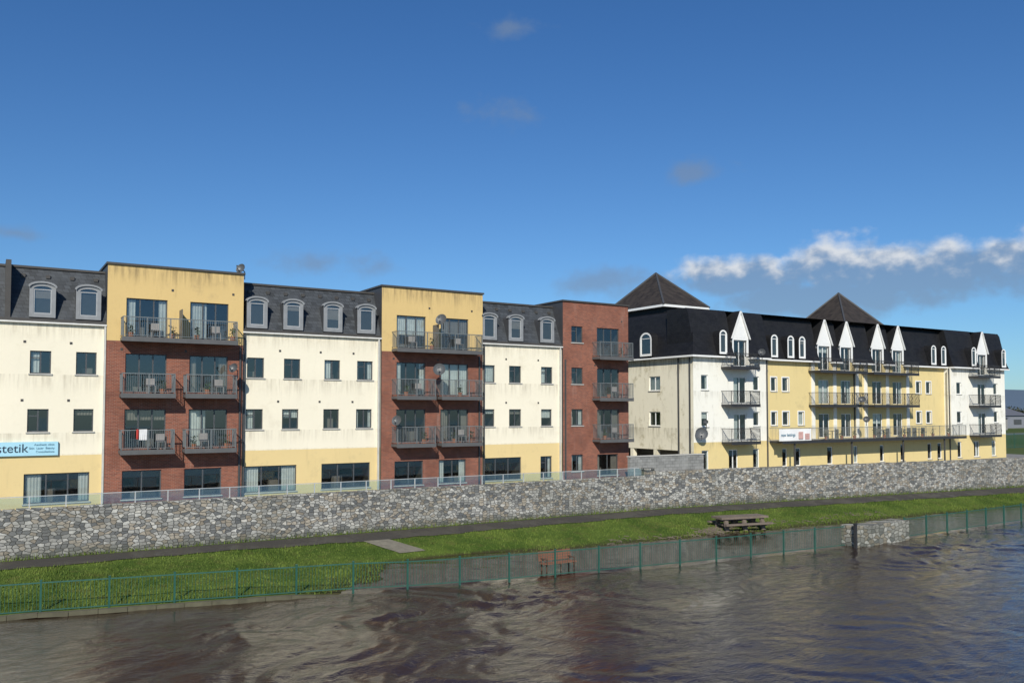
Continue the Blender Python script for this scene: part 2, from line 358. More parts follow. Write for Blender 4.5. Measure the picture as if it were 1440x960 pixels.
# laundry over the railings, plant pots on balconies
RED=m_plain('red_cloth',(.45,.04,.03),.9); PALE=m_plain('pale_cloth',(.6,.6,.6),.9); GRN=m_plain('plant_green',(.04,.09,.025),.8); TERR=m_plain('terracotta',(.3,.12,.06),.8); PLAS=m_plain('chair_plastic',(.25,.24,.23),.6)
def cloth(mb,x0,x1,y,zt,l):
    n=8
    for k in range(n):
        xa=x0+(x1-x0)*k/n; xb=x0+(x1-x0)*(k+1)/n; oa=.02*(k%2); ob=.02*((k+1)%2)
        mb.poly([(xa,y-.05-oa,zt-l),(xb,y-.05-ob,zt-l),(xb,y-.04,zt+.02),(xa,y-.04,zt+.02)]); mb.poly([(xa,y-.04,zt+.02),(xb,y-.04,zt+.02),(xb,y+.06,zt),(xa,y+.06,zt)])
cloth(B.g('laundry_pale',PALE),S(192),S(203),48.89,-1.05,.55); cloth(B.g('laundry_red',RED),S(188),S(191),48.89,-1.05,.5)
def plant(B,x,y,z):
    B.g('plant_pots',TERR).tube((x,y,z),(x,y,z+.28),.11,8,.15); p=B.g('plants',GRN)
    for k in range(40):
        a=random.uniform(0,6.28); r=random.uniform(0,.2); h=random.uniform(.25,.75); c=Vector((x+r*math.cos(a),y+r*math.sin(a),z+h)); u=Vector((random.uniform(-1,1),random.uniform(-1,1),random.uniform(-1,1))).normalized()*.08; v=u.cross(Vector((.3,.5,.8)))
        p.poly([c-u,c+v,c+u])
def chair(B,x,y,z):
    t=B.g('balcony_chairs',PLAS); t.box(x-.22,x+.22,y-.22,y+.22,z+.42,z+.45); t.box(x-.22,x+.22,y+.19,y+.22,z+.45,z+.85)
    for i in (-.2,.17):
        for j in (-.2,.17): t.box(x+i,x+i+.03,y+j,y+j+.03,z,z+.42)
for px,z in ((180,3.85),(238,3.85),(272,3.85),(322,3.85),(225,.85),(288,.85),(315,-2.15),(270,-2.15),(600,3.85),(565,.85),(640,.85),(632,-2.15),(655,-2.15),(590,-2.15),(866,3.85),(842,-2.15),(848,.85)): plant(B,S(px),49.3,z)
for px,z in ((215,3.85),(300,3.85),(210,.85),(305,.85),(285,-2.15),(575,3.85),(640,3.85),(585,.85),(645,-2.15),(860,.85),(860,-2.15),(225,-2.15)): chair(B,S(px),49.45,z)
def dish(B,x,y,z,r=.36,dr=(-.75,-.6,.35)):
    d=Vector(dr).normalized(); a=d.cross(Vector((0,0,1))).normalized(); b=a.cross(d); c=Vector((x,y,z)); mb=B.g('satellite_dishes',FRAME); n=14
    rings=[(0,0)]+[(r*k/3,.13*(k/3)**2) for k in (1,2,3)]; pr=None
    for rr,h in rings[1:]:
        cur=[c+d*h+(a*math.cos(6.2832*k/n)+b*math.sin(6.2832*k/n))*rr for k in range(n)]
        for k in range(n):
            if pr is None: mb.poly([c,cur[k],cur[(k+1)%n]])
            else: mb.poly([pr[k],cur[k],cur[(k+1)%n],pr[(k+1)%n]])
        pr=cur
    mb.beam(c-b*r*.95+d*.1,c+d*.45-b*.1,.03); mb.box(*(sorted((c.x+d.x*.45-.04,c.x+d.x*.45+.04))),c.y+d.y*.45-.04,c.y+d.y*.45+.04,c.z+d.z*.45-.06,c.z+d.z*.45+.02)
    mb.beam(c,c-d*.3,.04); mb.beam(c-d*.3,c-d*.3-Vector((0,0,.45)),.04)
dish(B,S(339),50.2,8.15,.3); dish(B,S(609),48.8,5.75,.38); dish(B,S(606),48.8,2.55,.4,(-.5,-.8,.3)); dish(B,S(548),48.8,-.7,.33); dish(B,S(322),48.8,2.3,.28)
B.done()
# shop sign ---------------------------------------------------------
sg=empty('shop_sign'); mb=MB(); mb.box(S(-70),S(83),49.86,49.985,-2.33,-1.63); mb.make('panel',m_plain('sign_blue',(.36,.62,.74),.5,var=.05),sg)
def text(body,x,z,size,mat,par,nm,align='RIGHT',y=49.85):
    c=bpy.data.curves.new(nm,'FONT'); c.body=body; c.size=size; c.extrude=.006; c.align_x=align; c.materials.append(mat)
    o=bpy.data.objects.new(nm,c); o.location=(x,y,z); o.rotation_euler=(math.pi/2,0,0); link(o,par)
NAVY=m_plain('sign_navy',(.02,.04,.07),.5); TEAL=m_plain('sign_teal',(.10,.22,.30),.5)
text('estetik',S(41),-2.15,.62,NAVY,sg,'lettering')
for k,tx in enumerate(('Aesthetic clinic','Skin  Laser  Beauty','Consultations')): text(tx,S(78),-1.82-.18*k,.15,TEAL,sg,'small_lettering_%d'%k)
# ================================================================== RIGHT APARTMENT BUILDING
G=Building('apartment_building')
x0=S(975); xE=S(1413); YC=50.7; xc0=S(1080); xc1=S(1337,YC)
FW=Front(50.0); FC=Front(YC); ET=4.42
def S2(p): return S(p,YC)
Gr3=(1.6,2.8); Gr2=(-1.35,-.17)
def gw(lst,St,rows,kind='white'): return [(St(a),St(b),z0,z1,kind) for a,b in lst for z0,z1 in rows]
gables=[]   # (x0,x1,y)
def bays(lst,St,y): 
    out=[]
    for a,b in lst:
        c=(St(a)+St(b))/2; w=1.5; gables.append((c-w/2-.2,c+w/2+.2,y))
        for zf in (3.6,.55,-2.5): out.append((c-w/2,c+w/2,zf,zf+2.15,'door'))
    return out
gb1=bays([(1028,1053)],S,50.0); gb3=bays([(1371,1390)],S,50.0)
gbc=bays([(1147,1170),(1178,1201),(1222,1245),(1251,1273)],S2,YC)
H1=gw([(986,996),(1059,1068)],S,(Gr3,Gr2))+gb1
H3=gw([(1345,1352),(1397,1403)],S,(Gr3,Gr2))+gb3
HC=gw([(1084,1092),(1100,1109),(1288,1295),(1302,1309)],S2,(Gr3,Gr2))+gbc
HC+=[(S2(1122),S2(1130),*Gr2,'white')]
g1=gw([(986,996),(1024,1037),(1058,1067)],S,((-4.85,-3.25),)); g3=gw([(1345,1351),(1368,1376),(1393,1399)],S,((-4.85,-3.25),))
gc=gw([(1099,1106),(1117,1125),(1162,1170),(1199,1205),(1236,1242),(1265,1271),(1303,1309),(1317,1323)],S,((-4.85,-3.3),))
wh=G.g('walls_white',WHITE); ye=G.g('walls_yellow',YEL2)
ZB=-2.6
wall(wh,FW,x0,xc0,ZB,ET,H1); wall(wh,FW,S(1337),xE,ZB,ET,H3); wall(ye,FC,xc0,xc1+.3,ZB,ET,HC)
wall(ye,FW,x0,xE,GZ,ZB,g1+g3+gc)
wh.poly([(S(1337),50,ZB),(S(1337),51.2,ZB),(S(1337),51.2,ET),(S(1337),50,ET)])
for h in H1+H3+g1+g3+gc: window(G,FW,*h[:4],h[4],WFRAME)
for h in HC: window(G,FC,*h[:4],h[4],WFRAME)
for h in H1+H3+g1+g3+gc:
    if h[4]=='white': sill(G,FW,h[0],h[1],h[2])
for h in HC:
    if h[4]=='white': sill(G,FC,h[0],h[1],h[2])
# white window surrounds on yellow walls
for h in HC:
    if h[4]=='white':
        m=G.g('window_surrounds',WFRAME); fbox(m,FC,h[0]-.09,h[0],h[2],h[3],-.03,.02); fbox(m,FC,h[1],h[1]+.09,h[2],h[3],-.03,.02); fbox(m,FC,h[0]-.09,h[1]+.09,h[3]+.002,h[3]+.1,-.03,.02)
# white pilasters between the french doors of the centre bays
for px in (1173.5,1247.5,1143,1205,1217,1276):
    fbox(G.g('pilasters',WHITE),FC,S2(px)-.22,S2(px)+.22,-2.58,4.2,-.07,-.003)
# side wall (faces the gap)
SW=SideL(x0); hs=[(53.9,55.3,*Gr3,'white'),(53.9,55.3,*Gr2,'white'),(51.8,60.5,GZ,-3.3,'hole')]
wall(G.g('side_wall',WSTAIN),SW,50,66,GZ,ET,hs,.2)
for h in hs[:2]: window(G,SW,*h[:4],'white',WFRAME); sill(G,SW,h[0],h[1],h[2])
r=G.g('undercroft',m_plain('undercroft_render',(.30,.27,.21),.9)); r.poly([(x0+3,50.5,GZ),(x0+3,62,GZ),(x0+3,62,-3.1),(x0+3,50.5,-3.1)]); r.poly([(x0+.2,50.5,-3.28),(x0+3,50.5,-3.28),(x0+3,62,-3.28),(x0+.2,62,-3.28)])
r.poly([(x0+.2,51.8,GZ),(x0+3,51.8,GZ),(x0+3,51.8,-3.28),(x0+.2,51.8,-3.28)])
for y in (54.6,57.6): G.g('undercroft_piers',WSTAIN).box(x0+.02,x0+.4,y-.2,y+.2,GZ,-3.3)
G.g('rear_walls',YEL2).poly([(x0,66,GZ),(xE,66,GZ),(xE,66,ET),(x0,66,ET)]); G.g('rear_walls',YEL2).poly([(xE,50,GZ),(xE,66,GZ),(xE,66,ET),(xE,50,ET)])
# mansard, bell-cast profile, segmented between gables
prof=[(-.42,4.36),(-.22,4.75),(-.02,5.4),(.18,6.2),(.38,7.1),(.55,7.9),(.75,8.22)]
def mans(xa,xb,y,mb):
    for k in range(len(prof)-1):
        (d0,z0),(d1,z1)=prof[k],prof[k+1]; mb.poly([(xa,y+d0,z0),(xb,y+d0,z0),(xb,y+d1,z1),(xa,y+d1,z1)])
    for xx in (xa,xb): mb.poly([(xx,y+d,z) for d,z in prof]+[(xx,y+3,8.22),(xx,y+3,4.36)])
def mansrun(xa,xb,y):
    cuts=sorted([(a,b) for a,b,yy in gables if yy==y and a>xa-1 and b<xb+1]); cur=xa; mb=G.g('mansard_roof',BLACKR); e=G.g('eaves',WFRAME)
    for a,b in cuts+[(xb,None)]:
        if a>cur: mans(cur,a,y,mb); e.box(cur,a,y-.46,y-.002,4.22,4.355)
        cur=b
mansrun(x0-.02,xc0,50.0); mansrun(xc0,S(1337),YC); mansrun(S(1337),xE+.2,50.0)
mb=G.g('mansard_roof',BLACKR)
for k in range(len(prof)-1):
    (d0,z0),(d1,z1)=prof[k],prof[k+1]; mb.poly([(x0+d0,50+d0,z0),(x0+d0,66,z0),(x0+d1,66,z1),(x0+d1,50+d1,z1)])
    if d0<0: mb.poly([(x0-.02,50+d0,z0),(x0+d0,50+d0,z0),(x0+d1,50+d1,z1),(x0-.02,50+d1,z1)])
    else: mb.poly([(x0+d0,50+d0+.001,z0),(x0+d1,50+d1+.001,z1),(x0+d1+.02,50+d1+.002,z1)])
G.g('eaves',WFRAME).box(x0-.46,x0-.003,50-.46,66,4.22,4.355)
mb.poly([(x0+.7,50.7,8.2),(xE+.2,50.7,8.2),(xE+.2,66,8.2),(x0+.7,66,8.2)])
for a,b,y in gables:
    c=(a+b)/2; zb,zt=5.95,8.1; w=G.g('gable_fronts',WFRAME); yy=y-.1
    w.poly([(a,yy,zb),(b,yy,zb),(c,yy,zt)])
    w.box(a,a+.18,yy,y-.003,ET,zb-.003); w.box(b-.18,b,yy,y-.003,ET,zb-.003); w.box(a+.19,b-.19,yy,y-.003,5.76,zb-.003)
    w.poly([(a,yy,ET),(a,y+2,ET),(a,y+2,zb),(a,yy,zb)]); w.poly([(b,yy,ET),(b,y+2,ET),(b,y+2,zb),(b,yy,zb)])
    o=.14; rr=G.g('gable_roofs',BLACKR)
    rr.poly([(a-o,yy-.04,zb-.12),(c,yy-.04,zt+.1),(c,y+2.2,zt+.1),(a-o,y+2.2,zb-.12)]); rr.poly([(b+o,yy-.04,zb-.12),(b+o,y+2.2,zb-.12),(c,y+2.2,zt+.1),(c,yy-.04,zt+.1)])
    w.beam((a-.12,yy-.08,zb-.1),(c,yy-.08,zt+.06),.06,.14); w.beam((b+.12,yy-.08,zb-.1),(c,yy-.08,zt+.06),.06,.14)
def dm(px,St,y): dormer(G,Front(y-.62),St(px),.86,4.5,6.45,.40,.12,1.2,WFRAME,BLACKR,hood=False)
for p in (1010,): dm(p,S,50.0)
for p in (1082,1105,1121,1306,1320): dm(p,S2,YC)
for p in (1362.5,1404.5): dm(p,S,50.0)
dormer(G,SideL(x0-.6),55.0,1.5,4.5,6.5,.6,.14,1.2,WFRAME,BLACKR,hood=False)
for (a,b) in ((1014,1054),(1362,1392)):
    for zf in (3.5,.45,-2.6): balcony(G,S(a),S(b),50.0,zf,1.1,RAILB,1.1,.12,'balcony_rails',True)
for (a,b) in ((1137,1203),(1212,1275)):
    for zf in (3.5,.45): balcony(G,S2(a),S2(b),YC,zf,1.3,RAILB,1.1,.12,'balcony_rails',True)
balcony(G,S(1081),S(1338),49.98,-2.62,1.4,RAIL,1.1,.14,'terrace_rail'); G.g('terrace_deck',SILL).box(xc0,S(1337),49.99,YC-.01,-2.7,-2.6)
for px in (1100,1180,1252,1310): G.g('terrace_posts',PIPE).box(S(px)-.06,S(px)+.06,48.7,48.82,GZ,-2.85)
p=G.g('downpipes',PIPE)
for px in (1078,1210,1334): p.box(S(px)-.05,S(px)+.05,49.9 if px!=1210 else YC-.1,49.99 if px!=1210 else YC-.01,GZ if px!=1210 else -2.6,4.2)
p.box(x0-.1,x0-.01,50.3,50.4,GZ,4.2); p.box(x0-.1,x0-.01,51.6,51.7,GZ,4.2)
for px in (1090,1118,1150,1172,1190,1218,1232,1260,1285,1300,1322): plant(G,S(px),49.2,-2.6)
for px in (1232,1262,1282,1160):
    t=G.g('terrace_furniture',RAIL); x=S(px); t.box(x-.4,x+.4,49.0,49.6,-1.9,-1.86); t.box(x-.03,x+.03,49.27,49.33,-2.6,-1.9)
    for sx in (-.75,.6): t.box(x+sx,x+sx+.04,49.1,49.5,-2.6,-1.7); t.box(x+sx-.2*(sx>0)*-1,x+sx+.35,49.1,49.5,-2.17,-2.13)
dish(G,S(981),49.6,-1.9,.5,(-.6,-.75,.2)); dish(G,S(986),49.5,-1.0,.2); dish(G,S(1197),48.9,.9,.3); dish(G,S(1207),49.2,-.9,.3); dish(G,S(1055),48.7,4.7,.3)
# pyramidal stair towers
for (xa,xb,ya,yb,zt) in ((51.0,56.6,56.6,64.9,12.85),(78.3,85.0,58.4,65.0,13.1)):
    ze=9.35; m=G.g('tower_roofs',BROWNR); c=((xa+xb)/2,(ya+yb)/2,zt); cs=[(xa,ya,ze),(xb,ya,ze),(xb,yb,ze),(xa,yb,ze)]
    for k in range(4):
        p,q=cs[k],cs[(k+1)%4]; m.poly([p,q,c]); G.g('tower_ridges',LEAD).beam(p,c,.16)
    G.g('tower_eaves',WFRAME).box(xa+.02,xb-.02,ya+.02,yb-.02,ze-.22,ze-.01)
    G.g('tower_walls',BLACKR).box(xa+.5,xb-.5,ya+.5,yb-.5,8,ze-.22)
G.done()
# banner on terrace
bn=empty('banner_sign'); mb=MB(); n=12; xa_,xb_=S(1095,48.5),S(1140,48.5)
for k in range(n):
    a=xa_+(xb_-xa_)*k/n; b=xa_+(xb_-xa_)*(k+1)/n; ya=48.5+.02*math.sin(k); yb=48.5+.02*math.sin(k+1)
    mb.poly([(a,ya,-2.6),(b,yb,-2.6),(b,yb,-1.6),(a,ya,-1.6)])
mb.make('banner_sheet',m_plain('banner_white',(.75,.75,.74),.6,var=.05),bn)
mb=MB(); mb.box(S(1122,48.5),S(1128,48.5),48.44,48.46,-2.45,-1.85); mb.box(S(1131,48.5),S(1137,48.5),48.44,48.46,-2.5,-2.0); mb.make('banner_print',m_plain('print_pink',(.5,.3,.27),.8,var=.5),bn)
text('new lettings',S(1108,48.45),-2.2,.36,TEAL,bn,'banner_text','CENTER',48.45)
# ================================================================== TERRAIN
fx=[-60,-15,2,12.4,19.9,30,41.8,62.2,90,160,600]; fy=[42,39.5,37,34.8,33.2,32.0,31.2,31.9,31,28,10]
wx=[-60,39,79.3,120,160,600]; wy=[45,45,40.7,36.8,34,20]
yf=lambda x:np.interp(x,fx,fy); yw=lambda x:np.interp(x,wx,wy)
WL=-7.72
def sm(a,b,x): t=np.clip((x-a)/(b-a),0,1); return t*t*(3-2*t)
def lown(x,y): return .5*np.sin(.9*x+1.3*np.sin(.5*y+.3))+.35*np.sin(1.7*y-.6*x)+.3*np.sin(2.3*x+1.1*y+1)+.2*np.sin(4.1*x-2.7*y)
def zb(x,y):
    x=np.asarray(x,float); y=np.asarray(y,float); t=np.clip((y-yf(x))/(yw(x)-yf(x)),0,1)
    L=-7.6+.8*t; R=np.where(t<.52,-8.0+.26*t/.52,-7.74+.94*(t-.52)/.48); b=sm(9,19,x)
    dip=-.30*np.exp(-((x-21.5)/3.2)**2-((y-39.8)/.9)**2)
    return L*(1-b)+R*b+.045*lown(x,y)*(1-t)+dip
def gridmesh(name,X,Y,Z,mat,smooth=True,parent=None):
    ny,nx=X.shape; co=np.stack([X,Y,Z],-1).reshape(-1,3); idx=np.arange(nx*ny).reshape(ny,nx)
    f=np.stack([idx[:-1,:-1],idx[:-1,1:],idx[1:,1:],idx[1:,:-1]],-1).reshape(-1,4)
    me=bpy.data.meshes.new(name); me.vertices.add(len(co)); me.vertices.foreach_set('co',co.ravel()); me.loops.add(f.size); me.loops.foreach_set('vertex_index',f.ravel())
    me.polygons.add(len(f)); me.polygons.foreach_set('loop_start',np.arange(len(f))*4); me.polygons.foreach_set('loop_total',np.full(len(f),4))
    me.polygons.foreach_set('use_smooth',np.full(len(f),smooth)); me.update(); me.validate(); me.materials.append(mat); return link(bpy.data.objects.new(name,me),parent)
s=NT('grass_soil'); n1=s.noise(.45,6,None,.62); n2=s.noise(5,6); n3=s.noise(1.3,6,None,.72)
c=s.mix(s.ramp(n1,.36,.62),(.050,.092,.012),(.100,.148,.024)); c=s.mix(s.ramp(n3,.5,.68,0,.6),c,(.12,.115,.035)); c=s.mix(s.math('MULTIPLY',n2,.5),c,(.026,.042,.009))
tc=s.node('ShaderNodeTexCoord'); sp=s.node('ShaderNodeSeparateXYZ'); s.l.new(tc.outputs['Object'],sp.inputs[0])
c=s.mix(s.ramp(sp.outputs[2],-7.72,-7.58,.85,0),c,(.040,.032,.018))
GRASS=s.base(c,.95,s.bump(n2,.8,.08),spec=.15)
xs=np.concatenate([np.linspace(-60,-15,40),np.arange(-14.5,100,.35),np.linspace(101,600,60)]); ts=np.linspace(0,1,44)
X=np.repeat(xs[None,:],len(ts),0); Y=yf(xs)[None,:]+ts[:,None]*(yw(xs)-yf(xs)+.3)[None,:]; Z=zb(X,Y)
X=np.vstack([X[:1],X]); Y=np.vstack([Y[:1]-.25,Y]); Z=np.vstack([np.full((1,len(xs)),-9.5),Z])
gridmesh('grass_bank',X,Y,Z,GRASS)
# concrete bank edging
mb=MB()
ed=np.arange(-40,15,1.0)
for a in ed:
    j=random.uniform(-.03,.03); mb.beam((a,float(yf(a))-.26+j,float(zb(a,yf(a)))-.07),(a+.985,float(yf(a+.985))-.26+j,float(zb(a+1,yf(a+1)))-.07),.26,.16)
mb.make('bank_edging_kerb',m_plain('mossy_concrete',(.085,.08,.05),.9,var=.5))
# footpath
s=NT('wet_tarmac'); n2=s.noise(8,5); n1=s.noise(.6,4); PATH=s.base(s.mix(n1,(.032,.029,.024),(.070,.062,.052)),s.ramp(n1,.4,.6,.75,.35),s.bump(n2,.3,.02))
tt=np.linspace(0,1,5); X=np.repeat(xs[None,:],5,0); Y=(yw(xs)-1.65)[None,:]+tt[:,None]*1.4+(.08*np.sin(xs*1.3)+.05*np.sin(xs*3.7))[None,:]*(tt[:,None]<.1); gridmesh('footpath',X,Y,zb(X,Y)+.03,PATH)
# concrete pad leading off the path
P0=np.linspace(0,1,14); X=17.6+.0*P0[:,None]+np.linspace(0,1.5,6)[None,:]+P0[:,None]*1.1; Y=43.4-P0[:,None]*2.3+0*X; gridmesh('path_spur',X,Y,zb(X,Y)+.035,m_plain('worn_concrete',(.17,.155,.12),.85,var=.5))
# upper ground reaching the horizon
s=NT('ground_cover'); n1=s.noise(.02,6); n2=s.noise(.6,5); GR2=s.base(s.mix(s.ramp(n1,.4,.6),(.055,.085,.02),(.08,.10,.035)),.95,s.bump(n2,.4,.1),spec=.1)
xs2=np.concatenate([np.linspace(-4000,-61,12),xs[xs<=600],np.linspace(700,5000,14)]); yy=np.array([.2,6,30,80,200,600,2000,6000])
X=np.repeat(xs2[None,:],len(yy),0); Y=yw(xs2)[None,:]+yy[:,None]; gridmesh('ground',X,Y,np.full_like(X,GZ)+.0*X,GR2)
s=NT('paving'); n2=s.noise(3,5); PV=s.base(s.mix(n2,(.16,.155,.145),(.26,.25,.23)),.85); X=np.repeat(xs[(xs<108)][None,:],2,0); Y=np.vstack([yw(X[0])+.44,np.full(X.shape[1],70.)]); gridmesh('pavement',X,Y,np.full_like(X,GZ+.006),PV)
# ------------------------------------------------------------ stone quay wall
def stonewall(name,xa,xb,zt,fr_off=0.0,th=.45,zbot=-7.3,seed=1,mat=STONE,yfun=yw,cope=True):
    root=empty(name); rr=random.Random(seed); n=max(2,int((xb-xa)/.5)); X=np.linspace(xa,xb,n+1)
    zrow=np.linspace(0,1,9); A=np.repeat(X[None,:],9,0); zt_=np.array([zt(v) for v in X]); Zm=zbot+zrow[:,None]*(zt_-zbot)[None,:]
    off=np.array([[rr.uniform(-.012,.012) for _ in X] for _ in zrow]); Ym=yfun(X)[None,:]+off+fr_off
    gridmesh('wall_face',A,Ym,Zm,mat,False,root)
    m=MB()
    for k in range(n):
        a,b=X[k],X[k+1]; ya,yb=float(yfun(a))+fr_off,float(yfun(b))+fr_off; za,z2=zt_[k],zt_[k+1]
        m.poly([(a,ya,za),(b,yb,z2),(b,yb+th,z2),(a,ya+th,za)]); m.poly([(a,ya+th,zbot),(b,yb+th,zbot),(b,yb+th,z2),(a,ya+th,za)])
    for xx in (X[0],X[-1]): y=float(yfun(xx))+fr_off; z=zt(xx); m.poly([(xx,y,zbot),(xx,y+th,zbot),(xx,y+th,z),(xx,y,z)])
    m.make('wall_core',mat,root)
    if cope:
        m=MB(); x=xa
        while x<xb-.1:
            w=min(rr.uniform(.3,.7),xb-x); h=rr.uniform(.055,.085); y=float(yfun(x))+fr_off; y2=float(yfun(x+w))+fr_off
            p=rr.uniform(-.03,.01); z=zt(x)-.01; i=len(m.v)
            m.v.extend([(x+.01,y+p,z),(x+w-.01,y2+p,z),(x+w-.01,y2+th,z),(x+.01,y+th,z),(x+.02,y+p+.015,z+h),(x+w-.03,y2+p+.015,z+h*rr.uniform(.9,1.05)),(x+w-.03,y2+th-.02,z+h),(x+.02,y+th-.02,z+h)])
            for f in ((4,5,6,7),(0,1,5,4),(1,2,6,5),(2,3,7,6),(3,0,4,7)): m.f.append(tuple(i+k for k in f))
            x+=w
        m.make('coping_stones',mat,root)
    return root
stonewall('stone_wall',-60,38.9,lambda x:-4.58)
stonewall('stone_wall',39.5,240,lambda x:-4.30-.001*(x-39),seed=3)
pr=empty('wall_pier'); m=MB(); m.box(38.88,39.52,44.9,45.55,-7.2,-4.12); m.box(38.8,39.6,44.82,45.63,-4.119,-4.0); m.make('pier',STONE,pr)
JET=m_stone('warm_rubble',1.55,2.6,4.6)
stonewall('stone_jetty_wall',42.1,47.3,lambda x:-6.66+.03*math.sin(3*x),0.0,1.0,-9,5,JET,lambda x:np.asarray(yf(x))-.35)
jp=empty('mooring_post'); m=MB(); m.box(41.88,42.02,30.75,30.89,-9,-6.45); m.box(41.86,42.04,30.73,30.91,-6.449,-6.39); m.make('post',RAILB,jp)
bw=empty('block_wall'); m=MB(); m.box(39.9,47.2,48.0,48.25,GZ,-3.42); m.make('blocks',m_slate('concrete_block',(.22,.22,.21),.45,.225,.2),bw); m=MB(); m.box(39.85,47.25,47.95,48.3,-3.418,-3.34); m.make('coping',SILL,bw)
gb=empty('glass_balustrade'); mg=MB(); mp=MB(); x=-40.0
while x<38.2:
    y=45.22; mg.poly([(x+.04,y,-4.5),(x+1.46,y,-4.5),(x+1.46,y,-4.02),(x+.04,y,-4.02)]); mp.box(x-.025,x+.025,y-.03,y+.03,-4.6,-4.0); x+=1.5
mp.box(-40,38.4,45.195,45.245,-4.0,-3.965)
mg.make('glass_panels',m_glass('balustrade_glass',(.78,.95,.9),.3),gb); mp.make('posts_and_rail',m_plain('steel',(.6,.62,.62),.35,.5),gb)
# ------------------------------------------------------------ green river fence
GREEN=m_plain('green_paint',(.022,.090,.068),.45,var=.3)
def fence(name,pts,zf,h=1.18,sp=.125,post=2.35,pw=.013):
    root=empty(name); bars=MB(); posts=MB(); P=[Vector(p) for p in pts]
    L=[0]
    for a,b in zip(P,P[1:]): L.append(L[-1]+(b-a).length)
    def at(d):
        for k in range(len(P)-1):
            if d<=L[k+1]+1e-6: t=(d-L[k])/(L[k+1]-L[k]); return P[k].lerp(P[k+1],t)
        return P[-1]
    n=int(L[-1]/post)
    for k in range(n):
        a=at(k*post); b=at((k+1)*post); za,z2=zf(a.x,a.y),zf(b.x,b.y)
        posts.box(a.x-.035,a.x+.035,a.y-.035,a.y+.035,za-.6,za+h+.05); posts.box(a.x-.045,a.x+.045,a.y-.045,a.y+.045,za+h+.051,za+h+.08)
        bars.beam((a.x,a.y,za+h-.03),(b.x,b.y,z2+h-.03),.03,.045); bars.beam((a.x,a.y,za+.12),(b.x,b.y,z2+.12),.03,.04)
        m_=int((b-a).length/sp)
        for j in range(1,m_):
            t=j/m_; p=a.lerp(b,t); z=za+(z2-za)*t; bars.box(p.x-pw/2,p.x+pw/2,p.y-pw/2,p.y+pw/2,z+.13,z+h-.04)
    bars.make('bars',GREEN,root); posts.make('posts',GREEN,root)
fz=lambda x,y:-7.66 if x<15 else -7.72
xx=np.concatenate([np.linspace(-40,41.9,70)]); fence('metal_fence',[(v,float(yf(v)),0) for v in xx],fz)
xx=np.linspace(47.35,150,70); fence('metal_fence',[(v,float(yf(v)),0) for v in xx],fz)
fence('metal_fence',[(109,62,0),(150,58,0)],lambda x,y:GZ,1.9,.25,2.6,.04)
# ------------------------------------------------------------ park bench (in flood water)
WOOD=m_plain('bench_wood',(.20,.085,.05),.7,var=.4); pb=empty('park_bench'); m=MB(); k=MB(); bx,by,bz=23.9,33.9,-7.82
for j in range(4): m.box(bx-.95,bx+.95,by+.02+.12*j,by+.12+.12*j,bz+.44,bz+.48)
for j in range(4): m.box(bx-.95,bx+.95,by+.52+.03*j,by+.55+.03*j,bz+.55+.115*j,bz+.645+.115*j)
m.make('slats',WOOD,pb)
for sx in (-.8,0,.8):
    x=bx+sx; k.beam((x,by+.06,bz),(x,by+.06,bz+.44),.05); k.beam((x,by+.5,bz),(x,by+.52,bz+.5),.05); k.beam((x,by+.56,bz+.45),(x,by+.66,bz+1.02),.05); k.beam((x,by,bz+.42),(x,by+.55,bz+.42),.05)
    if sx: k.beam((x,by+.04,bz+.44),(x,by+.04,bz+.66),.045); k.beam((x,by,bz+.67),(x,by+.6,bz+.67),.07,.04)
k.make('iron_legs',m_plain('rusty_iron',(.1,.045,.03),.7),pb)
# ------------------------------------------------------------ picnic table on the bank
OLDW=m_plain('weathered_wood',(.15,.12,.095),.85,var=.4); pt=empty('picnic_table'); m=MB(); tx,ty=41.6,39.1; tz=float(zb(tx,ty))-.03
def rot(px,py): a=math.radians(-12); return (tx+px*math.cos(a)-py*math.sin(a), ty+px*math.sin(a)+py*math.cos(a))
def plank(mb,u0,u1,v,z,w,h): a=rot(u0,v); b=rot(u1,v); mb.beam((*a,z),(*b,z),w,h)
for j in range(6): plank(m,-1.75,1.75,-.5+.2*j,tz+.78,.19,.13)
for v in (-.95,.95): plank(m,-1.75,1.75,v,tz+.42,.30,.10)
m.make('planks',OLDW,pt); m=MB()
for u in (-1.35,0,1.35):
    for sg_ in (-1,1):
        a=rot(u,sg_*.6); b=rot(u,sg_*.4); m.beam((*a,tz-.05),(*b,tz+.71),.28,.14)
    a=rot(u,-1.0); b=rot(u,1.0); m.beam((*a,tz+.32),(*b,tz+.32),.12,.1)
m.make('trestles',OLDW,pt)
m=MB(); rd=random.Random(4)
for k in range(320):
    x=rd.uniform(30,56); t=rd.gauss(0,.3); y=39.1+t+.3*math.sin(x)
    if rd.random()<.5: x=rd.gauss(39.6,.8)
    a=rd.uniform(0,3.14); l=rd.uniform(.1,.5); z=max(float(zb(x,y)),WL)+.03; m.beam((x,y,z),(x+l*math.cos(a),y+l*math.sin(a),z+rd.uniform(0,.06)),.03)
m.make('flood_debris',OLDW)
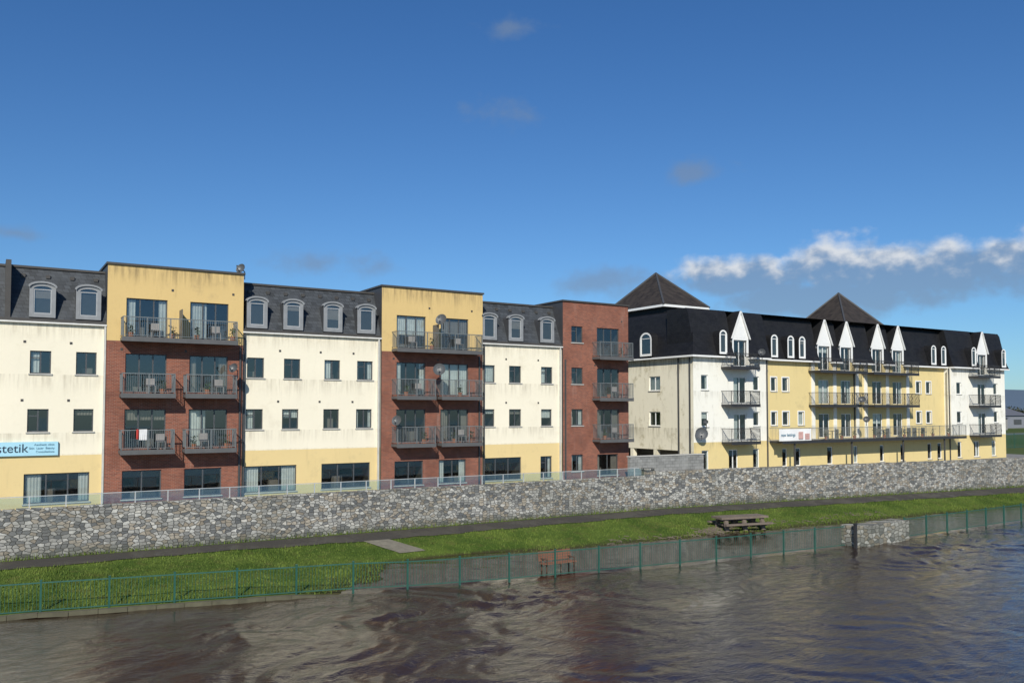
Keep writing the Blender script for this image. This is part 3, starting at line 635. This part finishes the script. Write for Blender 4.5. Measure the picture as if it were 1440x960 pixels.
# ------------------------------------------------------------ grass blades
N=100000; gx=rng.uniform(-8,95,N); gt=rng.uniform(0,1,N); gy=yf(gx)+gt*(yw(gx)-yf(gx)); gz=zb(gx,gy)
keep=(gz>WL-.01)&~((gy>yw(gx)-1.65)&(gy<yw(gx)-.25))&~((gy>41.1)&(gy<43.4)&(gx>17.6+(43.4-gy)*.48)&(gx<19.1+(43.4-gy)*.48)); gx,gy,gz=gx[keep],gy[keep],gz[keep]; n=len(gx)
tall=((lown(gx*.6,gy*.6)>.3)*.7+((gy<yf(gx)+.35)|(gy>yw(gx)-.25))*1.6)
h=rng.uniform(.03,.10,n)*(1+tall); a=rng.uniform(0,6.28,n); w=rng.uniform(.012,.03,n)
p0=np.stack([gx-w*np.cos(a),gy-w*np.sin(a),gz],-1); p1=np.stack([gx+w*np.cos(a),gy+w*np.sin(a),gz],-1); p2=np.stack([gx+rng.normal(0,.03,n),gy+rng.normal(0,.03,n),gz+h],-1)
co=np.stack([p0,p1,p2],1).reshape(-1,3); me=bpy.data.meshes.new('grass'); me.vertices.add(3*n); me.vertices.foreach_set('co',co.ravel()); me.loops.add(3*n); me.loops.foreach_set('vertex_index',np.arange(3*n)); me.polygons.add(n); me.polygons.foreach_set('loop_start',np.arange(n)*3); me.polygons.foreach_set('loop_total',np.full(n,3)); me.update()
s=NT('grass_blades'); n1=s.noise(.45,6,None,.62); n2=s.noise(12,2); n3=s.noise(1.3,6,None,.72); c=s.mix(s.ramp(n1,.36,.62),(.062,.110,.014),(.118,.172,.027)); c=s.mix(s.ramp(n3,.5,.68,0,.5),c,(.12,.115,.037)); me.materials.append(s.base(s.mix(s.math('MULTIPLY',n2,.4),c,(.13,.14,.042)),.8,spec=.2)); link(bpy.data.objects.new('grass',me))
# ------------------------------------------------------------ river
xr=np.concatenate([np.linspace(-500,-22,30),np.arange(-21,110,.15),np.linspace(111,700,60)]); yr=np.concatenate([np.linspace(-300,7,40),np.arange(8,46.5,.13)])
X,Y=np.meshgrid(xr,yr); Wx=X+1.2*np.sin(.31*Y+.5)+.7*np.sin(.53*X+.9*Y)+.35*np.sin(1.3*Y-.7*X); Wy=Y+1.1*np.sin(.27*X+1.0)+.6*np.sin(.7*Y-.41*X)+.3*np.sin(1.5*X+.4*Y)
Zw=np.zeros_like(X); K=95
for k in range(K):
    lam=math.exp(rng.uniform(math.log(.42),math.log(5.0))); th=rng.normal(0.5,1.1); ph=rng.uniform(0,6.28); q=2*math.pi/lam
    sn=np.sin(q*(Wx*math.cos(th)+Wy*math.sin(th))+ph); Zw+=(.0016*lam**.92)*(sn if k%2 else (1-2*np.abs(sn))*.8)
amp=.6+.85*sm(-.4,.9,np.sin(.16*X+.8*np.sin(.13*Y))+.5*np.sin(.37*Y-.21*X))
turb=np.exp(-(((X-18)/9)**2+((Y-(29.5-.15*(X-18)))/1.6)**2))+.6*np.exp(-(((X-38)/10)**2+((Y-27.5)/1.8)**2))+.5*np.exp(-(((X-11)/6)**2+((Y-24)/1.5)**2))
rough=(1-.78*sm(-.6,.5,Y-yf(X)))
amp=amp*rough*(1+1.3*turb)
Zw*=amp; Zw*=sm(-24,-18,X)*(1-sm(105,112,X))*sm(6,10,Y)
crest=np.clip((Zw-.035)/.05,0,1)*rough*np.clip(turb*1.3+.2,0,1)
s=NT('river_water'); co=s.coord((.7,1.3,1)); b1=s.noise(2.1,5,co,.58,1.3); b2=s.noise(7.5,4,co,.6,.8); patch=s.noise(.12,3)
at=s.node('ShaderNodeAttribute'); at.attribute_name='rough'; ro=at.outputs['Fac']
ac=s.node('ShaderNodeAttribute'); ac.attribute_name='crest'; cr=ac.outputs['Fac']
mod=s.ramp(s.noise(.22,4,s.coord((.5,1.4,1)),.6,1.5),.38,.62,.5,1.0)   # slicks and ruffled patches in the current
fo=s.noise(.8,8,s.coord((.5,1.6,1)),.74,1.8); fb=s.noise(5,6,s.coord((.6,1.5,1)),.7,1.0)
foam=s.math('MULTIPLY',s.math('ADD',s.math('MULTIPLY',s.ramp(fo,.66,.78),.3),s.math('MULTIPLY',s.math('MULTIPLY',cr,s.ramp(fb,.42,.62)),.8)),ro,clamp=True)
c=s.mix(patch,(.026,.015,.009),(.042,.025,.016)); c=s.mix(foam,c,(.40,.35,.29))
nb=s.bump(b1,s.math('MULTIPLY',s.math('MULTIPLY',ro,mod),.55),.075); nb=s.bump(b2,s.math('MULTIPLY',s.math('MULTIPLY',ro,mod),.5),.02,nb)
RW=s.base(c,s.math('ADD',.03,s.math('MULTIPLY',foam,.6)),nb); s.b.inputs['IOR'].default_value=1.68
ow=gridmesh('river_water',X,Y,Zw+WL,RW)
A=ow.data.attributes.new('rough','FLOAT','POINT'); A.data.foreach_set('value',(rough*(1+.4*turb)).astype(np.float32).ravel())
A=ow.data.attributes.new('crest','FLOAT','POINT'); A.data.foreach_set('value',crest.astype(np.float32).ravel())
m=MB(); m.poly([(-500,-300,-10.5),(700,-300,-10.5),(700,60,-10.5),(-500,60,-10.5)]); m.make('river_bed',m_plain('river_mud',(.06,.045,.03),.95))
# ------------------------------------------------------------ distance
def clump(mb,cx,cy,z,r,h,n,rd):
    for k in range(n):
        a=rd.uniform(0,6.28); ph=rd.uniform(-.2,1); rr=r*(rd.random()**.33); p=Vector((cx+rr*math.cos(a),cy+rr*math.sin(a)*.7,z+h*.55+ph*h*.45*rd.random())); u=Vector((rd.gauss(0,1),rd.gauss(0,1),rd.gauss(0,1))).normalized()*r*.13; v=u.cross(Vector((rd.gauss(0,1),rd.gauss(0,1),rd.gauss(0,1)))).normalized()*r*.13
        mb.poly([p-u,p-v,p+u,p+v])
m=MB(); rd=random.Random(9)
for k in range(130):
    t=k/129; x=120+t*420+rd.uniform(-5,5); y=210-t*70+rd.uniform(-14,14); r=rd.uniform(2,4.5); h=rd.uniform(3.5,7.5); m.tube((x,y,GZ),(x,y,GZ+h*.6),.2,5); clump(m,x,y,GZ,r,h,110,rd)
m.make('distant_trees',m_plain('winter_foliage',(.045,.05,.03),.95,var=.4))
def shed(x,y,w,d,h,c,nm):
    r=empty(nm); m=MB(); m.box(x,x+w,y,y+d,GZ,GZ+h); m.make('walls',m_plain('shed_wall_'+str(int(x)),c,.8),r); m=MB(); o=.4
    m.poly([(x-o,y-o,GZ+h),(x+w+o,y-o,GZ+h),(x+w+o,y+d/2,GZ+h+2),(x-o,y+d/2,GZ+h+2)]); m.poly([(x-o,y+d+o,GZ+h),(x+w+o,y+d+o,GZ+h),(x+w+o,y+d/2,GZ+h+2),(x-o,y+d/2,GZ+h+2)]); m.make('roof',m_plain('shed_roof_'+str(int(x)),(.12,.12,.13),.6),r)
    m=MB(); m.box(x+w*.2,x+w*.35,y-.05,y-.005,GZ,GZ+3); m.box(x+w*.6,x+w*.8,y-.05,y-.005,GZ+1,GZ+2.4); m.make('doors_and_windows',FRAME,r)
shed(196,118,26,12,3,(.25,.24,.23),'warehouse'); shed(232,128,20,12,3.5,(.2,.21,.24),'warehouse'); shed(262,112,18,10,3,(.3,.26,.22),'warehouse')
m=MB(); m.poly([(120,96,GZ+.012),(700,76,GZ+.012),(700,83,GZ+.012),(120,103,GZ+.012)]); m.make('road',m_plain('road_tarmac',(.13,.13,.13),.8))
hx=np.linspace(-3000,6000,180); hv=np.linspace(0,1,8); X=np.repeat(hx[None,:],8,0); Y=3200+hv[:,None]*1500+0*X-.35*X; prof_=90+45*np.sin(hx/620+1)+28*np.sin(hx/260)+12*np.sin(hx/97); Z=GZ-2+np.sin(hv*math.pi/2)[:,None]*prof_[None,:]
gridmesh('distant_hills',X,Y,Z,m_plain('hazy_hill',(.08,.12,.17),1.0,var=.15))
# ================================================================== LIGHT, SKY
EL=math.radians(34); hz=Vector((-.58,-.81)).normalized()
to_sun=Vector((hz.x*math.cos(EL),hz.y*math.cos(EL),math.sin(EL)))
L=bpy.data.lights.new('sun','SUN'); L.energy=5.0; L.angle=math.radians(.5); L.color=(1,.95,.84); lo=link(bpy.data.objects.new('sun',L)); lo.rotation_euler=to_sun.to_track_quat('Z','Y').to_euler()
W=bpy.data.worlds.new('World'); scene.world=W; W.use_nodes=True; t=W.node_tree; bg=t.nodes['Background']
class WN(NT):
    def __init__(s): s.t=t; s.n=t.nodes; s.l=t.links
w=WN(); sky=w.node('ShaderNodeTexSky',sky_type='NISHITA'); sky.sun_disc=False; sky.sun_elevation=EL; sky.sun_rotation=math.atan2(to_sun.x,to_sun.y)
sky.air_density=1.0; sky.dust_density=.2; sky.ozone_density=4.0; sky.altitude=100
tc=w.node('ShaderNodeTexCoord'); sp=w.node('ShaderNodeSeparateXYZ'); w.l.new(tc.outputs['Generated'],sp.inputs[0])
az=w.math('MULTIPLY',w.math('ARCTAN2',sp.outputs[1],sp.outputs[0]),57.2958); el=w.math('MULTIPLY',w.math('ARCSINE',sp.outputs[2]),57.2958)
cb=w.node('ShaderNodeCombineXYZ'); w.l.new(az,cb.inputs[0]); w.l.new(w.math('MULTIPLY',el,1.35),cb.inputs[1])
n=w.node('ShaderNodeTexNoise'); n.inputs['Scale'].default_value=.38; n.inputs['Detail'].default_value=7; n.inputs['Roughness'].default_value=.54; w.l.new(cb.outputs[0],n.inputs['Vector']); N1=n.outputs['Fac']
n=w.node('ShaderNodeTexNoise'); n.inputs['Scale'].default_value=.7; n.inputs['Detail'].default_value=5; w.l.new(cb.outputs[0],n.inputs['Vector']); N2=n.outputs['Fac']
def blob(a,e,wa,we):
    p=w.math('POWER',w.math('ABSOLUTE',w.math('DIVIDE',w.math('SUBTRACT',az,a),wa)),2.0); q=w.math('POWER',w.math('ABSOLUTE',w.math('DIVIDE',w.math('SUBTRACT',el,e),we)),2.0)
    return w.math('SUBTRACT',1.0,w.math('SQRT',w.math('ADD',p,q)))
def group(lst):
    o=None
    for b in lst: v=blob(*b); o=v if o is None else w.math('MAXIMUM',o,v)
    return o
nz=w.math('SUBTRACT',N1,.5)
big=group([(37,8.8,4.6,2.3),(33.5,8.3,7.5,2.4),(26,8.4,6.5,2.2),(43.5,8.5,5.0,1.9),(19,8.6,8,2.0),(38,7.0,10,1.6)])
dA=w.ramp(w.math('ADD',big,w.math('MULTIPLY',nz,1.5)),.0,.55)
sml=group([(70.5,9.6,5.5,1.4),(58.8,19.3,3,1.5),(46.0,15.3,3.4,1.3),(52,8.5,7,1.5),(88.5,10.2,2.2,.6),(58,24.5,2.5,1.0)]); dB=w.math('MULTIPLY',w.ramp(w.math('ADD',sml,w.math('MULTIPLY',nz,2.4)),.1,1.2),.55)
lit=w.ramp(w.math('ADD',el,w.math('MULTIPLY',w.math('SUBTRACT',N2,.5),5.0)),8.2,10.3)
cA=w.mix(lit,(2.1,2.8,3.9),(7.5,7.8,8.2)); tint=w.mix(1.0,sky.outputs[0],w.mix(w.ramp(el,6,30),(.54,.80,1.03),(.42,.75,1.06)),'MULTIPLY')
c=w.mix(dB,tint,(2.1,2.8,3.9)); c=w.mix(w.math('MULTIPLY',dA,w.math('ADD',.6,w.math('MULTIPLY',lit,.35))),c,cA)
w.l.new(c,bg.inputs[0]); bg.inputs[1].default_value=.095
# ================================================================== CAMERA
cd=bpy.data.cameras.new('camera'); cam=link(bpy.data.objects.new('camera',cd)); cd.sensor_width=36; cd.lens=30.0; cd.clip_end=20000; cd.clip_start=.1
PT=math.radians(2.3); cd.shift_y=(96-1200*math.tan(PT))/1440
cam.location=(0,0,0); cam.rotation_euler=(math.pi/2+PT,0,AL-math.pi/2); scene.camera=cam
scene.view_settings.view_transform='Standard'; scene.view_settings.look='None'; scene.view_settings.exposure=0
